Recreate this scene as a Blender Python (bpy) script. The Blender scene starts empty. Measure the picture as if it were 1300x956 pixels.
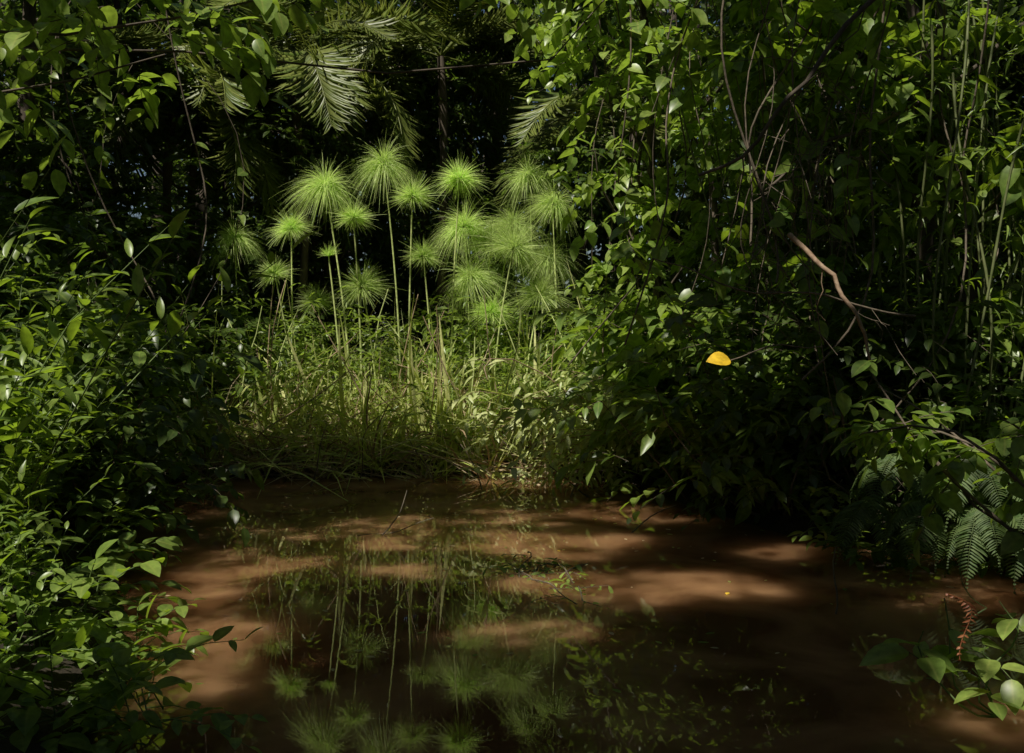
import bpy, math, random
import numpy as np
from mathutils import Vector
rng = np.random.default_rng(11)
random.seed(5)
scene = bpy.context.scene
COL = scene.collection
UP = np.array([0.0, 0.0, 1.0])

def nrm(a):
    a = np.asarray(a, float)
    return a / np.maximum(np.linalg.norm(a, axis=-1, keepdims=True), 1e-9)

SUN = nrm([-0.30, -0.42, 0.86])

class MB:
    def __init__(s):
        s.v = []; s.l = []; s.t = []; s.r = []; s.m = []; s.n = 0
    def add(s, v, loops, tot, rnd, mid=None):
        v = np.asarray(v, float).reshape(-1, 3)
        s.v.append(v)
        s.l.append(np.asarray(loops, np.int64).ravel() + s.n)
        s.t.append(np.asarray(tot, np.int64).ravel())
        s.r.append(np.asarray(rnd, float).ravel())
        s.m.append(np.zeros(len(v)) if mid is None else np.asarray(mid, float).ravel())
        s.n += len(v)
    def mesh(s, name, mat, smooth=False):
        me = bpy.data.meshes.new(name)
        if s.n == 0:
            me.materials.append(mat); return me
        v = np.concatenate(s.v); l = np.concatenate(s.l); t = np.concatenate(s.t)
        me.vertices.add(len(v)); me.vertices.foreach_set("co", v.ravel())
        me.loops.add(len(l)); me.loops.foreach_set("vertex_index", l.astype(np.int32))
        me.polygons.add(len(t))
        st = np.concatenate([[0], np.cumsum(t)[:-1]]).astype(np.int32)
        me.polygons.foreach_set("loop_start", st)
        me.polygons.foreach_set("loop_total", t.astype(np.int32))
        if smooth:
            me.polygons.foreach_set("use_smooth", np.ones(len(t), bool))
        a = me.attributes.new("rnd", 'FLOAT', 'FACE'); a.data.foreach_set("value", np.concatenate(s.r).astype(np.float32))
        a = me.attributes.new("mid", 'FLOAT', 'POINT'); a.data.foreach_set("value", np.concatenate(s.m).astype(np.float32))
        me.update(calc_edges=True)
        me.materials.append(mat)
        return me

def template(st, hw, fold=0.14, curl=0.22, back=None):
    n = len(st)
    V = [(0, y, -curl * y * y) for y in st]; M = [1.0] * n
    R = []; L = []
    for i in range(1, n - 1):
        y = st[i] + (back[i] if back else 0)
        R.append(len(V)); V.append((hw[i], y, -curl * y * y + fold * hw[i])); M.append(0)
        L.append(len(V)); V.append((-hw[i], y, -curl * y * y + fold * hw[i])); M.append(0)
    F = [(0, R[0], 1), (0, 1, L[0])]
    for i in range(1, n - 2):
        F.append((i, R[i-1], R[i], i + 1)); F.append((i, i + 1, L[i], L[i-1]))
    F.append((n - 2, R[-1], n - 1)); F.append((n - 2, n - 1, L[-1]))
    return np.array(V), F, np.array(M)
T_SIMPLE = (np.array([(0, 0, 0), (.5, .42, .08), (0, 1, -.12), (-.5, .42, .08)], float), [(0, 1, 2), (0, 2, 3)], np.array([1, 0, 1, 0.]))
T_OVATE = template([0, .22, .5, .78, 1], [0, .42, .5, .27, 0])
T_FINE = template([0, .08, .22, .4, .58, .74, .88, 1], [0, .24, .42, .5, .46, .34, .17, 0], curl=.28)
T_HEART = template([0, .10, .28, .5, .72, .88, 1], [0, .40, .54, .47, .30, .13, 0], curl=.25, back=[0, -.14, -.05, 0, 0, 0, 0])
T_LANCE = template([0, .15, .4, .7, 1], [0, .35, .5, .34, 0], curl=.35)

def add_leaves(mb, P, D, N, L, W, tm, rnd=None):
    V, F, M = tm
    P = np.asarray(P); k = len(P)
    if k == 0: return
    D = nrm(D); X = nrm(np.cross(D, N)); N = np.cross(X, D)
    L = np.asarray(L).reshape(-1, 1, 1); W = np.asarray(W).reshape(-1, 1, 1)
    v = P[:, None, :] + X[:, None, :] * V[None, :, 0:1] * W + D[:, None, :] * V[None, :, 1:2] * L + N[:, None, :] * V[None, :, 2:3] * L
    base = np.concatenate([np.array(f) for f in F]); tot = np.array([len(f) for f in F])
    loops = (np.arange(k)[:, None] * len(V) + base[None, :])
    if rnd is None: rnd = rng.random(k)
    mb.add(v, loops, np.tile(tot, k), np.repeat(rnd, len(F)), np.tile(M, k))

def add_tube(mb, pts, rad, sides=6, rnd=.5):
    pts = np.asarray(pts, float); n = len(pts)
    rad = np.broadcast_to(np.asarray(rad, float), (n,)) if np.ndim(rad) == 0 else np.asarray(rad, float)
    tan = np.gradient(pts, axis=0); tan = nrm(tan)
    ref = np.array([1., 0, 0]) if abs(tan[0][0]) < .8 else np.array([0, 1., 0])
    a = nrm(np.cross(tan, ref)); b = np.cross(tan, a)
    th = np.linspace(0, 2 * math.pi, sides, endpoint=False)
    ring = pts[:, None, :] + rad[:, None, None] * (np.cos(th)[None, :, None] * a[:, None, :] + np.sin(th)[None, :, None] * b[:, None, :])
    q = []
    for i in range(n - 1):
        for j in range(sides):
            j2 = (j + 1) % sides
            q.append((i * sides + j, i * sides + j2, (i + 1) * sides + j2, (i + 1) * sides + j))
    q = np.array(q)
    mb.add(ring, q, np.full(len(q), 4), np.full(len(q), rnd))

def bent(p0, p1, n=8, wob=.1, sag=0.0):
    p0 = np.array(p0, float); p1 = np.array(p1, float)
    t = np.linspace(0, 1, n)[:, None]
    L = np.linalg.norm(p1 - p0)
    w = rng.normal(0, 1, (3, 3)) * wob * L
    c = p0 + (p1 - p0) * t
    c = c + w[0] * np.sin(math.pi * t) + w[1] * .5 * np.sin(2 * math.pi * t) + w[2] * .25 * np.sin(3 * math.pi * t)
    c[:, 2] -= sag * np.sin(math.pi * t[:, 0])
    return c

def sprays(mbw, mbl, S, Dr, Ln, nl, lL, lW, droop=.25, tm=T_OVATE, tw=.004, spread=.95, spiral=False, t0=.15, fwd=.55, hang=-.15, njit=.35, keepf=None):
    S = np.asarray(S, float); T = len(S)
    if T == 0: return
    Dr = nrm(Dr); Ln = np.broadcast_to(np.asarray(Ln, float), (T,))
    side = np.cross(Dr, UP + rng.normal(0, .05, (T, 3))); side = nrm(side); n2 = np.cross(side, Dr)
    B = side * rng.normal(0, .22, (T, 1))
    G = np.array([0, 0, -droop])
    def pos(t):
        return S[:, None, :] + Ln[:, None, None] * (Dr[:, None, :] * t[None, :, None] + (B[:, None, :] + G) * (t ** 2)[None, :, None])
    t = np.linspace(t0, 1, nl)
    P = pos(t)
    tan = nrm(Dr[:, None, :] + 2 * (B[:, None, :] + G) * t[None, :, None])
    i = np.arange(nl)[None, :]
    ph = i * (2.4 if spiral else math.pi) + rng.normal(0, .35, (T, nl)) + (rng.random((T, 1)) * 6.28 if spiral else 0)
    sd = side[:, None, :] * np.cos(ph)[..., None] + n2[:, None, :] * np.sin(ph)[..., None]
    sp = np.full((T, nl, 1), spread); sp[:, -1] = .1
    ax = tan * fwd + sd * sp + rng.normal(0, .18, (T, nl, 3)); ax[..., 2] += hang
    N = UP + rng.normal(0, njit, (T, nl, 3))
    sz = (rng.uniform(.5, 1.2, (T, nl)) * (1 - .45 * np.abs(t - .45))[None, :]).ravel()
    P = P.reshape(-1, 3); ax = nrm(ax.reshape(-1, 3)); N = N.reshape(-1, 3)
    rn = np.clip(np.repeat(rng.random(T), nl) * .5 + rng.random(T * nl) * .5, 0, 1)
    if keepf is not None:
        m = keepf(P + ax * (lL * sz)[:, None] * .5)
        P, ax, N, sz, rn = P[m], ax[m], N[m], sz[m], rn[m]
    add_leaves(mbl, P, ax, N, lL * sz, lW * sz, tm, rn)
    if mbw is not None:
        k = 4; tt = np.linspace(0, 1, k); C = pos(tt)
        r = np.linspace(tw, tw * .4, k)[None, :, None, None]
        th = np.array([0, 2.094, 4.189])
        off = side[:, None, None, :] * np.cos(th)[None, None, :, None] + n2[:, None, None, :] * np.sin(th)[None, None, :, None]
        ring = C[:, :, None, :] + off * r
        q = np.array([(a * 3 + b, a * 3 + (b + 1) % 3, a * 3 + 3 + (b + 1) % 3, a * 3 + 3 + b) for a in range(k - 1) for b in range(3)])
        lo = np.arange(T)[:, None] * (k * 3) + q.ravel()[None, :]
        mbw.add(ring, lo, np.full(T * len(q), 4), np.repeat(rng.random(T), len(q)))

# ------------------------------------------------------------------ materials
def new_mat(name):
    m = bpy.data.materials.new(name); m.use_nodes = True
    nt = m.node_tree; nt.nodes.clear()
    return m, nt, nt.nodes, nt.links

def leaf_mat(name, ca, cb, tr, rough=.42, transf=.35, spec=.5, rib=.25):
    m, nt, N, Lk = new_mat(name)
    out = N.new('ShaderNodeOutputMaterial')
    at = N.new('ShaderNodeAttribute'); at.attribute_name = 'rnd'
    md = N.new('ShaderNodeAttribute'); md.attribute_name = 'mid'
    oi = N.new('ShaderNodeObjectInfo')
    tc = N.new('ShaderNodeTexCoord')
    nz = N.new('ShaderNodeTexNoise'); nz.inputs['Scale'].default_value = 22; nz.inputs['Detail'].default_value = 2
    Lk.new(tc.outputs['Object'], nz.inputs['Vector'])
    mx = N.new('ShaderNodeMix'); mx.data_type = 'RGBA'
    mx.inputs[6].default_value = (*ca, 1); mx.inputs[7].default_value = (*cb, 1)
    Lk.new(at.outputs['Fac'], mx.inputs[0])
    mr = N.new('ShaderNodeMapRange'); mr.inputs[1].default_value = .3; mr.inputs[2].default_value = .7
    mr.inputs[3].default_value = .7; mr.inputs[4].default_value = 1.2
    Lk.new(nz.outputs['Fac'], mr.inputs[0])
    mo = N.new('ShaderNodeMapRange'); mo.inputs[3].default_value = .75; mo.inputs[4].default_value = 1.15
    Lk.new(oi.outputs['Random'], mo.inputs[0])
    mm = N.new('ShaderNodeMath'); mm.operation = 'MULTIPLY'
    Lk.new(mr.outputs[0], mm.inputs[0]); Lk.new(mo.outputs[0], mm.inputs[1])
    sc = N.new('ShaderNodeVectorMath'); sc.operation = 'SCALE'
    Lk.new(mx.outputs[2], sc.inputs[0]); Lk.new(mm.outputs[0], sc.inputs['Scale'])
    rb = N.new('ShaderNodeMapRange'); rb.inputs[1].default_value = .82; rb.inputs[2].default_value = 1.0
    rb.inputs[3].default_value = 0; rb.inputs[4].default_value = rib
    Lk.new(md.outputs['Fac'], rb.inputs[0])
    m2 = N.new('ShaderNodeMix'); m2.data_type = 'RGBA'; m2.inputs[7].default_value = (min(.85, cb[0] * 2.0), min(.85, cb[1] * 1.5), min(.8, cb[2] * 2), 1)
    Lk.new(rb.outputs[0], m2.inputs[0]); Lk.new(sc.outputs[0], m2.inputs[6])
    p = N.new('ShaderNodeBsdfPrincipled')
    Lk.new(m2.outputs[2], p.inputs['Base Color']); p.inputs['Roughness'].default_value = rough
    p.inputs['Specular IOR Level'].default_value = spec
    tl = N.new('ShaderNodeBsdfTranslucent'); 
    t2 = N.new('ShaderNodeVectorMath'); t2.operation = 'SCALE'; t2.inputs[0].default_value = tr
    Lk.new(mm.outputs[0], t2.inputs['Scale']); Lk.new(t2.outputs[0], tl.inputs['Color'])
    ms = N.new('ShaderNodeMixShader'); ms.inputs[0].default_value = transf
    Lk.new(p.outputs[0], ms.inputs[1]); Lk.new(tl.outputs[0], ms.inputs[2]); Lk.new(ms.outputs[0], out.inputs[0])
    return m

def noise_mat(name, c1, c2, scale=6, rough=.85, bump=.4, c3=None, stretch=None, dist=.02):
    m, nt, N, Lk = new_mat(name)
    out = N.new('ShaderNodeOutputMaterial'); tc = N.new('ShaderNodeTexCoord')
    mp = N.new('ShaderNodeMapping'); mp.inputs['Scale'].default_value = stretch or (1, 1, 1)
    Lk.new(tc.outputs['Object'], mp.inputs[0])
    nz = N.new('ShaderNodeTexNoise'); nz.inputs['Scale'].default_value = scale; nz.inputs['Detail'].default_value = 8
    nz.inputs['Roughness'].default_value = .65
    Lk.new(mp.outputs[0], nz.inputs['Vector'])
    cr = N.new('ShaderNodeValToRGB'); e = cr.color_ramp.elements
    e[0].position = .32; e[0].color = (*c1, 1); e[1].position = .7; e[1].color = (*c2, 1)
    if c3: 
        x = e.new(.55); x.color = (*c3, 1)
    Lk.new(nz.outputs['Fac'], cr.inputs[0])
    p = N.new('ShaderNodeBsdfPrincipled'); p.inputs['Roughness'].default_value = rough
    Lk.new(cr.outputs[0], p.inputs['Base Color'])
    bp = N.new('ShaderNodeBump'); bp.inputs['Strength'].default_value = bump; bp.inputs['Distance'].default_value = dist
    Lk.new(nz.outputs['Fac'], bp.inputs['Height']); Lk.new(bp.outputs[0], p.inputs['Normal'])
    Lk.new(p.outputs[0], out.inputs[0])
    return m

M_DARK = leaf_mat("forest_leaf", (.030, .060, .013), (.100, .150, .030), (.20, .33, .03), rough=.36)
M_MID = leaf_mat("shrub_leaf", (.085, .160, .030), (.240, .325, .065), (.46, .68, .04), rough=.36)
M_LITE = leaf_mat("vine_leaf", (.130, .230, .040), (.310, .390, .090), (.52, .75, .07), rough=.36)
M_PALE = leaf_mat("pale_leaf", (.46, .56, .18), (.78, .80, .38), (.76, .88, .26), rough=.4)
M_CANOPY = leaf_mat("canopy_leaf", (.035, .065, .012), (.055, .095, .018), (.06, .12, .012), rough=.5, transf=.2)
M_PALM = leaf_mat("palm_leaf", (.11, .17, .03), (.24, .28, .065), (.32, .38, .05), rough=.40)
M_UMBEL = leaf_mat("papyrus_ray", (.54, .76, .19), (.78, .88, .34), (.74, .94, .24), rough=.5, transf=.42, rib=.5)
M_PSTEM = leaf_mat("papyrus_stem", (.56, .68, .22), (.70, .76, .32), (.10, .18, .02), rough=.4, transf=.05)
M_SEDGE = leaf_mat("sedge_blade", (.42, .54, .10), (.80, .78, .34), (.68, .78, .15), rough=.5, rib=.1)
M_DRY = leaf_mat("dry_blade", (.32, .20, .10), (.72, .58, .36), (.3, .2, .08), rough=.7, transf=.2, rib=0)
M_FERN = leaf_mat("fern_leaf", (.07, .13, .035), (.14, .20, .06), (.20, .30, .05), rough=.6)
M_RED = leaf_mat("red_frond", (.36, .10, .04), (.6, .25, .10), (.4, .1, .03), rough=.5)
M_YELLOW = leaf_mat("yellow_leaf", (.80, .52, .03), (.85, .60, .06), (.9, .62, .05), rough=.45, rib=.1)
M_BARK = noise_mat("bark", (.045, .034, .024), (.16, .125, .09), scale=9, stretch=(1, 1, .25), bump=.8)
M_TWIG = noise_mat("twig_bark", (.08, .065, .045), (.22, .17, .12), scale=20)
M_GSTEM = noise_mat("green_stem", (.07, .12, .03), (.15, .20, .06), scale=14, rough=.5)
M_CANE = noise_mat("cane", (.10, .13, .04), (.22, .24, .10), scale=8, rough=.5, bump=.15)
M_DEAD = noise_mat("dead_twig", (.20, .12, .07), (.46, .33, .22), scale=18)
M_GROUND = noise_mat("leaf_litter_soil", (.016, .010, .006), (.060, .038, .020), scale=3.5, rough=.95, bump=.9, c3=(.03, .022, .011), dist=.06)

def water_mat():
    m, nt, N, Lk = new_mat("muddy_water")
    out = N.new('ShaderNodeOutputMaterial'); tc = N.new('ShaderNodeTexCoord')
    nz = N.new('ShaderNodeTexNoise'); nz.inputs['Scale'].default_value = 1.3; nz.inputs['Detail'].default_value = 5
    nz.inputs['Distortion'].default_value = .6
    Lk.new(tc.outputs['Object'], nz.inputs['Vector'])
    cr = N.new('ShaderNodeValToRGB'); e = cr.color_ramp.elements
    e[0].position = .36; e[0].color = (.125, .055, .021, 1); e[1].position = .66; e[1].color = (.33, .175, .080, 1)
    Lk.new(nz.outputs['Fac'], cr.inputs[0])
    p = N.new('ShaderNodeBsdfPrincipled')
    p.subsurface_method = 'BURLEY'
    Lk.new(cr.outputs[0], p.inputs['Base Color'])
    p.inputs['Roughness'].default_value = .010; p.inputs['IOR'].default_value = 1.33
    p.inputs['Subsurface Weight'].default_value = 1.0
    p.inputs['Subsurface Radius'].default_value = (1.0, .85, .7); p.inputs['Subsurface Scale'].default_value = .6
    n2 = N.new('ShaderNodeTexNoise'); n2.inputs['Scale'].default_value = 3.0; n2.inputs['Detail'].default_value = 2
    mp = N.new('ShaderNodeMapping'); mp.inputs['Scale'].default_value = (1, 1.6, 1)
    Lk.new(tc.outputs['Object'], mp.inputs[0]); Lk.new(mp.outputs[0], n2.inputs['Vector'])
    bp = N.new('ShaderNodeBump'); bp.inputs['Strength'].default_value = .012; bp.inputs['Distance'].default_value = .03
    Lk.new(n2.outputs['Fac'], bp.inputs['Height']); Lk.new(bp.outputs[0], p.inputs['Normal'])
    Lk.new(p.outputs[0], out.inputs[0])
    return m
M_WATER = water_mat()

# ------------------------------------------------------------------ object helpers
def link(o): COL.objects.link(o); return o
def top(name, label, cat, group=None, loc=(0, 0, 0), data=None, kind=None):
    o = bpy.data.objects.new(name, data); link(o); o.location = loc
    o["label"] = label; o["category"] = cat
    if group: o["group"] = group
    if kind: o["kind"] = kind
    if data is None: o.empty_display_size = .3
    return o
def part(name, me, par, loc=(0, 0, 0)):
    o = bpy.data.objects.new(name, me); link(o); o.parent = par; o.location = loc; return o
def copy_thing(root, loc, rz=0, s=1.0, tilt=(0, 0)):
    c = root.copy(); link(c); c.location = loc; c.rotation_euler = (tilt[0], tilt[1], rz)
    c.scale = (s, s, s) if np.isscalar(s) else s
    for ch in KIDS[root.name]:
        k = ch.copy(); link(k); k.parent = c
    return c
KIDS = {}

# ------------------------------------------------------------------ ground + water
POND = np.array([(-1.5, 2.4), (-1.9, 5), (-2.9, 7.3), (-3.5, 9.5), (-4.3, 11.5), (-3.8, 12.6), (-3.1, 12.2), (-2.5, 12.9), (-1.7, 12.4), (-1.0, 13.0), (-.3, 12.4), (.3, 12.7), (.8, 12.2), (1.3, 12.5),
                 (1.5, 11.5), (1.9, 10), (2.5, 8.5), (3.8, 7.6), (6, 6.9), (6.2, 5.4), (3.2, 5.0), (2.3, 4.3), (2.0, 2.4)])
def sdist(x, y):
    x = np.asarray(x, float); y = np.asarray(y, float)
    d = np.full(x.shape, 1e9); ins = np.zeros(x.shape, bool)
    n = len(POND)
    for i in range(n):
        ax, ay = POND[i]; bx, by = POND[(i + 1) % n]
        ex, ey = bx - ax, by - ay
        t = np.clip(((x - ax) * ex + (y - ay) * ey) / (ex * ex + ey * ey), 0, 1)
        d = np.minimum(d, np.hypot(x - ax - t * ex, y - ay - t * ey))
        c = ((ay > y) != (by > y)) & (x < (bx - ax) * (y - ay) / (by - ay + 1e-12) + ax)
        ins ^= c
    return np.where(ins, -d, d)
def gz(x, y):
    d = sdist(x, y)
    w = .10 * np.sin(1.7 * x + .6 * y) * np.cos(1.3 * y - .4 * x) + .05 * np.sin(4.1 * x + 2.0) * np.sin(3.7 * y)
    o = .42 * (1 - np.exp(-np.maximum(d, 0) / .7)) + w * np.clip(d / 1.0, 0, 1)
    i = -.55 * (1 - np.exp(np.minimum(d, 0) / .6))
    return np.where(d > 0, o + .01, i - .004)
def g1(x, y): return float(gz(np.array([x]), np.array([y]))[0])
g = np.concatenate([-np.geomspace(220, 14, 16), np.arange(-13.6, 13.61, .2), np.geomspace(14, 220, 16)])
gx, gy = np.meshgrid(g, g + 7.0)
z = gz(gx, gy)
nn = len(g); V = np.stack([gx, gy, z], -1).reshape(-1, 3)
ii, jj = np.meshgrid(np.arange(nn - 1), np.arange(nn - 1), indexing='ij')
a0 = ii * nn + jj; Q = np.stack([a0, a0 + 1, a0 + nn + 1, a0 + nn], -1).reshape(-1, 4)
mb = MB(); mb.add(V, Q, np.full(len(Q), 4), np.full(len(Q), .5))
top("ground", "dark muddy forest floor covered with leaf litter", "ground", data=mb.mesh("ground", M_GROUND, True), kind="structure")
mb = MB()
wx = np.linspace(-5.2, 7.2, 40); wy = np.linspace(1.6, 13.9, 40); X, Y = np.meshgrid(wx, wy)
Vw = np.stack([X, Y, 0 * X], -1).reshape(-1, 3); n4 = 40
ii, jj = np.meshgrid(np.arange(n4 - 1), np.arange(n4 - 1), indexing='ij'); a0 = ii * n4 + jj
Q = np.stack([a0, a0 + 1, a0 + n4 + 1, a0 + n4], -1).reshape(-1, 4)
mb.add(Vw, Q, np.full(len(Q), 4), np.full(len(Q), .5))
top("water", "still brown muddy swamp water reflecting the plants", "water", data=mb.mesh("water", M_WATER, True), kind="structure")

# ------------------------------------------------------------------ gaps cut in the canopy along the sun to light chosen spots: (x, y, height, rx, ry, openness)
SUN_GAPS = [(-1.4, 14.6, 2.9, 3.3, 2.3, 1.0), (0.6, 14.4, 2.5, 1.9, 1.8, 1.0), (-.8, 13.7, 1.1, 2.5, 1.0, 1.0), (1.0, 11.9, 3.4, .9, .7, 1), (.45, 11.7, .8, 1.1, .55, 1.0), (-3.2, 16.2, 6.0, 2.0, 1.3, .8),
        (-1.2, 17.3, 6.5, 1.2, 1.0, .8), (1.6, 12.0, 2.0, .5, .5, 1),
        (0.1, 9.6, 0, .5, .4, .93), (.35, 8.3, 0, .75, .48, .98), (.95, 6.9, 0, 1.0, .42, .96), (-.7, 7.4, 0, .3, .2, .9), (0.0, 5.8, 0, .4, .22, .9),
        (2.2, 4.3, .4, .35, .22, 1.0), (-2.5, 6.8, 4.2, .8, .7, 1.0), (-3.6, 6.7, 3.9, .5, .5, 1), (-2.8, 5.3, 1.2, .9, 1.0, .97), (-3.3, 6.6, 2.2, .9, .9, 1.0), (-3.8, 7.8, 2.0, .7, .9, 1.0), (-2.2, 4.6, .6, .6, .45, 1), (-4.0, 9.0, 1.5, .5, .6, 1),
        (-4.7, 9.8, 2.6, .6, .8, 1), (-5.2, 12.0, 2.6, .8, .8, 1), (-.4, 7.6, 4.6, .6, .5, 1), (.9, 7.8, 4.6, .5, .5, 1), (2.2, 8.9, 2.4, .4, .4, 1), (3.4, 8.8, 3.0, .4, .35, 1), (2.6, 8.8, 4.4, .5, .35, 1), (4.0, 9, 4.2, .4, .35, 1), (2.3, 6.9, 3.4, .4, .22, 1), (3.4, 6.8, .75, .5, .22, 1), (2.4, 5.7, 1.4, .4, .25, 1.0), (3.0, 6.1, 1.3, .3, .2, 1),
        (2.4, 6.9, 2.0, .35, .25, 1), (-6.5, 13, 5, 1.0, .8, 1), (-5, 15.5, 3.4, .7, .6, 1), (2.1, 10.2, 1.3, .5, .5, 1), (-3.9, 12.5, 1.4, .5, .5, 1), (1.6, 7.2, 1.6, .22, .22, 1), (4.2, 8.2, 1.6, .4, .35, 1), (4.2, 8.6, 2.8, .3, .3, 1), (3.2, 19, 6, .8, 1.0, 1), (5, 21, 7, 1.5, 1.5, 1), (-6, 20, 6, 1.2, 1.2, 1), (1.8, 11.3, 4.6, .5, .4, 1), (4.6, 12, 4.5, .6, .7, 1)]
def open_mask(P):
    P = np.asarray(P)
    keep = np.ones(len(P), bool)
    for cx, cy, h, rx, ry, pr in SUN_GAPS:
        k = (P[:, 2] - h) / SUN[2]
        px = P[:, 0] - SUN[0] * k; py = P[:, 1] - SUN[1] * k
        wob = 1 + .3 * np.sin(px * 5.1 + cy) * np.cos(py * 4.3 + cx)
        q = ((px - cx) / (rx * wob + .1)) ** 2 + ((py - cy) / (ry * wob + .1)) ** 2
        keep &= ~((q < 1) & (rng.random(len(P)) < pr))
    return keep

tr = []
for iy, yy in enumerate(np.arange(-8, 47, 6.2)):
    for ix, xx in enumerate(np.arange(-21, 22, 6.0)):
        x = xx + rng.uniform(-1.8, 1.8) + (iy % 2) * 2; y = yy + rng.uniform(-1.8, 1.8)
        if -7.5 < x < 6.0 and -1.5 < y < 18.5: continue
        tr.append((x, y))
tr += [(-8.2, 4.0), (-7.6, 11.0), (6.3, 9.5), (6.6, 3.5), (-9.2, 16.6), (5.4, 16.2)]
tr = np.array(tr)
NT = 11500
S = np.stack([rng.uniform(-25, 23, NT), rng.uniform(-13, 46, NT), rng.uniform(0, 1, NT)], 1)
S[:, 2] = 9.0 + 4.5 * S[:, 2] + 1.2 * np.sin(S[:, 0] * .7) * np.cos(S[:, 1] * .6) + np.clip((S[:, 1] - 16) * .22, 0, 4)
NE = 3100
E = np.stack([rng.uniform(-4, 4.5, NE), rng.uniform(3, 13.0, NE), rng.uniform(9, 12, NE)], 1)  # extra leaf sprays added up-sun of the pond to shade the water
E[:, :2] += SUN[None, :2] / SUN[2] * E[:, 2:3]
S = np.concatenate([S, E])
own = np.argmin(((S[:, None, :2] - tr[None]) ** 2).sum(-1), 1)
for k, (x, y) in enumerate(tr):
    s = S[own == k]
    if len(s) < 20: continue
    z0 = g1(x, y) - .1
    root = top("shade_canopy_tree", "tall rainforest tree with dark trunk and leafy crown shaped to shade the swamp", "tree", "tall canopy trees around the swamp", (x, y, z0))  # crowns added overhead to block the sun, except through the cut gaps
    o = np.array([x, y, z0]); s = s - o
    mw = MB(); ml = MB()
    H = 9.5
    c = bent((0, 0, 0), (rng.uniform(-.6, .6), rng.uniform(-.6, .6), H), 10, .02)
    r0 = rng.uniform(.13, .24)
    add_tube(mw, c, np.linspace(r0 * 1.25, r0 * .5, 10), 8)
    for q in s[rng.choice(len(s), 9, replace=False)]:
        add_tube(mw, bent(c[rng.integers(6, 10)], q, 6, .05), np.linspace(r0 * .35, .02, 6), 5)
    d = rng.normal(0, 1, (len(s), 3)); d[:, 2] *= .3
    big = .42 if y < 16 else .38
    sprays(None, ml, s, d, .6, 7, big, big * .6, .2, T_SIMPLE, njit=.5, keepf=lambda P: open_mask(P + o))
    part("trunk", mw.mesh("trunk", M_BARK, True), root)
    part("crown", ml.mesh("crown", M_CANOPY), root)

ml = MB(); n = 24000
a = rng.random(n) * 6.283; r = rng.uniform(31, 36, n)
P = np.stack([r * np.cos(a), 8 + r * np.sin(a) * 1.12, 17 * rng.random(n) ** .85], 1)
P = P[~((P[:, 0] > 6) & (P[:, 1] > 10) & (P[:, 2] > 8) & (rng.random(n) < .85))]
k = len(P)
add_leaves(ml, P, rng.normal(0, 1, (k, 3)), rng.normal(0, 1, (k, 3)) + [0, 0, .6], rng.uniform(.8, 1.6, k), rng.uniform(.5, .9, k), T_SIMPLE)
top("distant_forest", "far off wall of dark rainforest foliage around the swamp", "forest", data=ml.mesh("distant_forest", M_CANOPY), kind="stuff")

# ------------------------------------------------------------------ generic tree variants
def in_lobes(lobes, n, pw=2.2):
    w = np.array([l[3] * l[4] * l[5] for l in lobes]) ** .8; w /= w.sum()
    k = rng.choice(len(lobes), n, p=w); A = np.array(lobes)[k]
    d = nrm(rng.normal(0, 1, (n, 3))); r = rng.random(n)[:, None] ** (1 / pw)
    P = A[:, :3] + d * r * A[:, 3:6]
    return P, d
def build_tree(label, lobes, ntw, nl, lL, lW, tm, mat, r0=.1, H=6, loc=(0, 0, 0), group=None, tl=.5, droop=.3, name="tree", zmin=.1, lean=(0, 0), cat="tree", limbr=.35, barkmat=None):
    root = top(name, label, cat, group, loc)
    mw = MB(); ml = MB()
    c = bent((0, 0, -.15), (lean[0], lean[1], H), 10, .03)
    add_tube(mw, c, np.linspace(r0, r0 * .4, 10), 7)
    for l in lobes:
        q = np.array(l[:3]); zi = int(np.clip((q[2] - .8) / H * 9, 1, 9))
        add_tube(mw, bent(c[zi], q, 7, .07), np.linspace(r0 * limbr, .006, 7), 5)
    P, d = in_lobes(lobes, ntw)
    kk = P[:, 2] > zmin; P = P[kk]; d = d[kk]
    dd = d * .6 + rng.normal(0, .6, d.shape); dd[:, 2] *= .5
    sprays(mw, ml, P, dd, rng.uniform(.6, 1.3, len(P)) * tl, nl, lL, lW, droop, tm, .004)
    a = part("trunk", mw.mesh("trunk", barkmat or M_BARK, True), root); b = part("crown", ml.mesh("crown", mat), root)
    KIDS[root.name] = [a, b]
    return root
GF = "understorey trees of the swamp forest"
variants = []
for v in range(4):
    lobes = []
    for q in range(10):
        zc = .9 + q * .78
        lobes.append((rng.normal(0, 1.0), rng.normal(0, 1.0), zc, rng.uniform(.5, 1.2), rng.uniform(.5, 1.2), rng.uniform(.35, .7)))
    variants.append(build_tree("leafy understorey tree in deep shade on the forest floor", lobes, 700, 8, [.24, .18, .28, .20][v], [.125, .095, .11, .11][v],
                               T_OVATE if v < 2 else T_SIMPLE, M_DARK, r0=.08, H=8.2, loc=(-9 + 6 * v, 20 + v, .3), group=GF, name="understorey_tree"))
spots = []
for yy, xs in [(18.8, np.arange(-11, 12, 2.6)), (22.5, np.arange(-13, 14, 3.3)), (27, np.arange(-16, 17, 3.6))]:
    for xx in xs: spots.append((xx + rng.uniform(-.8, .8), yy + rng.uniform(-.9, .9)))
spots += [(-6.6, 15.6), (-8.5, 13.5), (-7.3, 11.8), (-9.2, 9.8), (-7.6, 8.6), (-5.4, 17.4), (-7.9, 16.4),
          (4.2, 16.0), (6.0, 14.5), (4.2, 13.6), (6.8, 12.0), (4.8, 11.3), (8.6, 9.8), (6.2, 9.3), (3.0, 15.6), (7.6, 16.5), (-3.4, 18.0), (-1.6, 18.8)]
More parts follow.
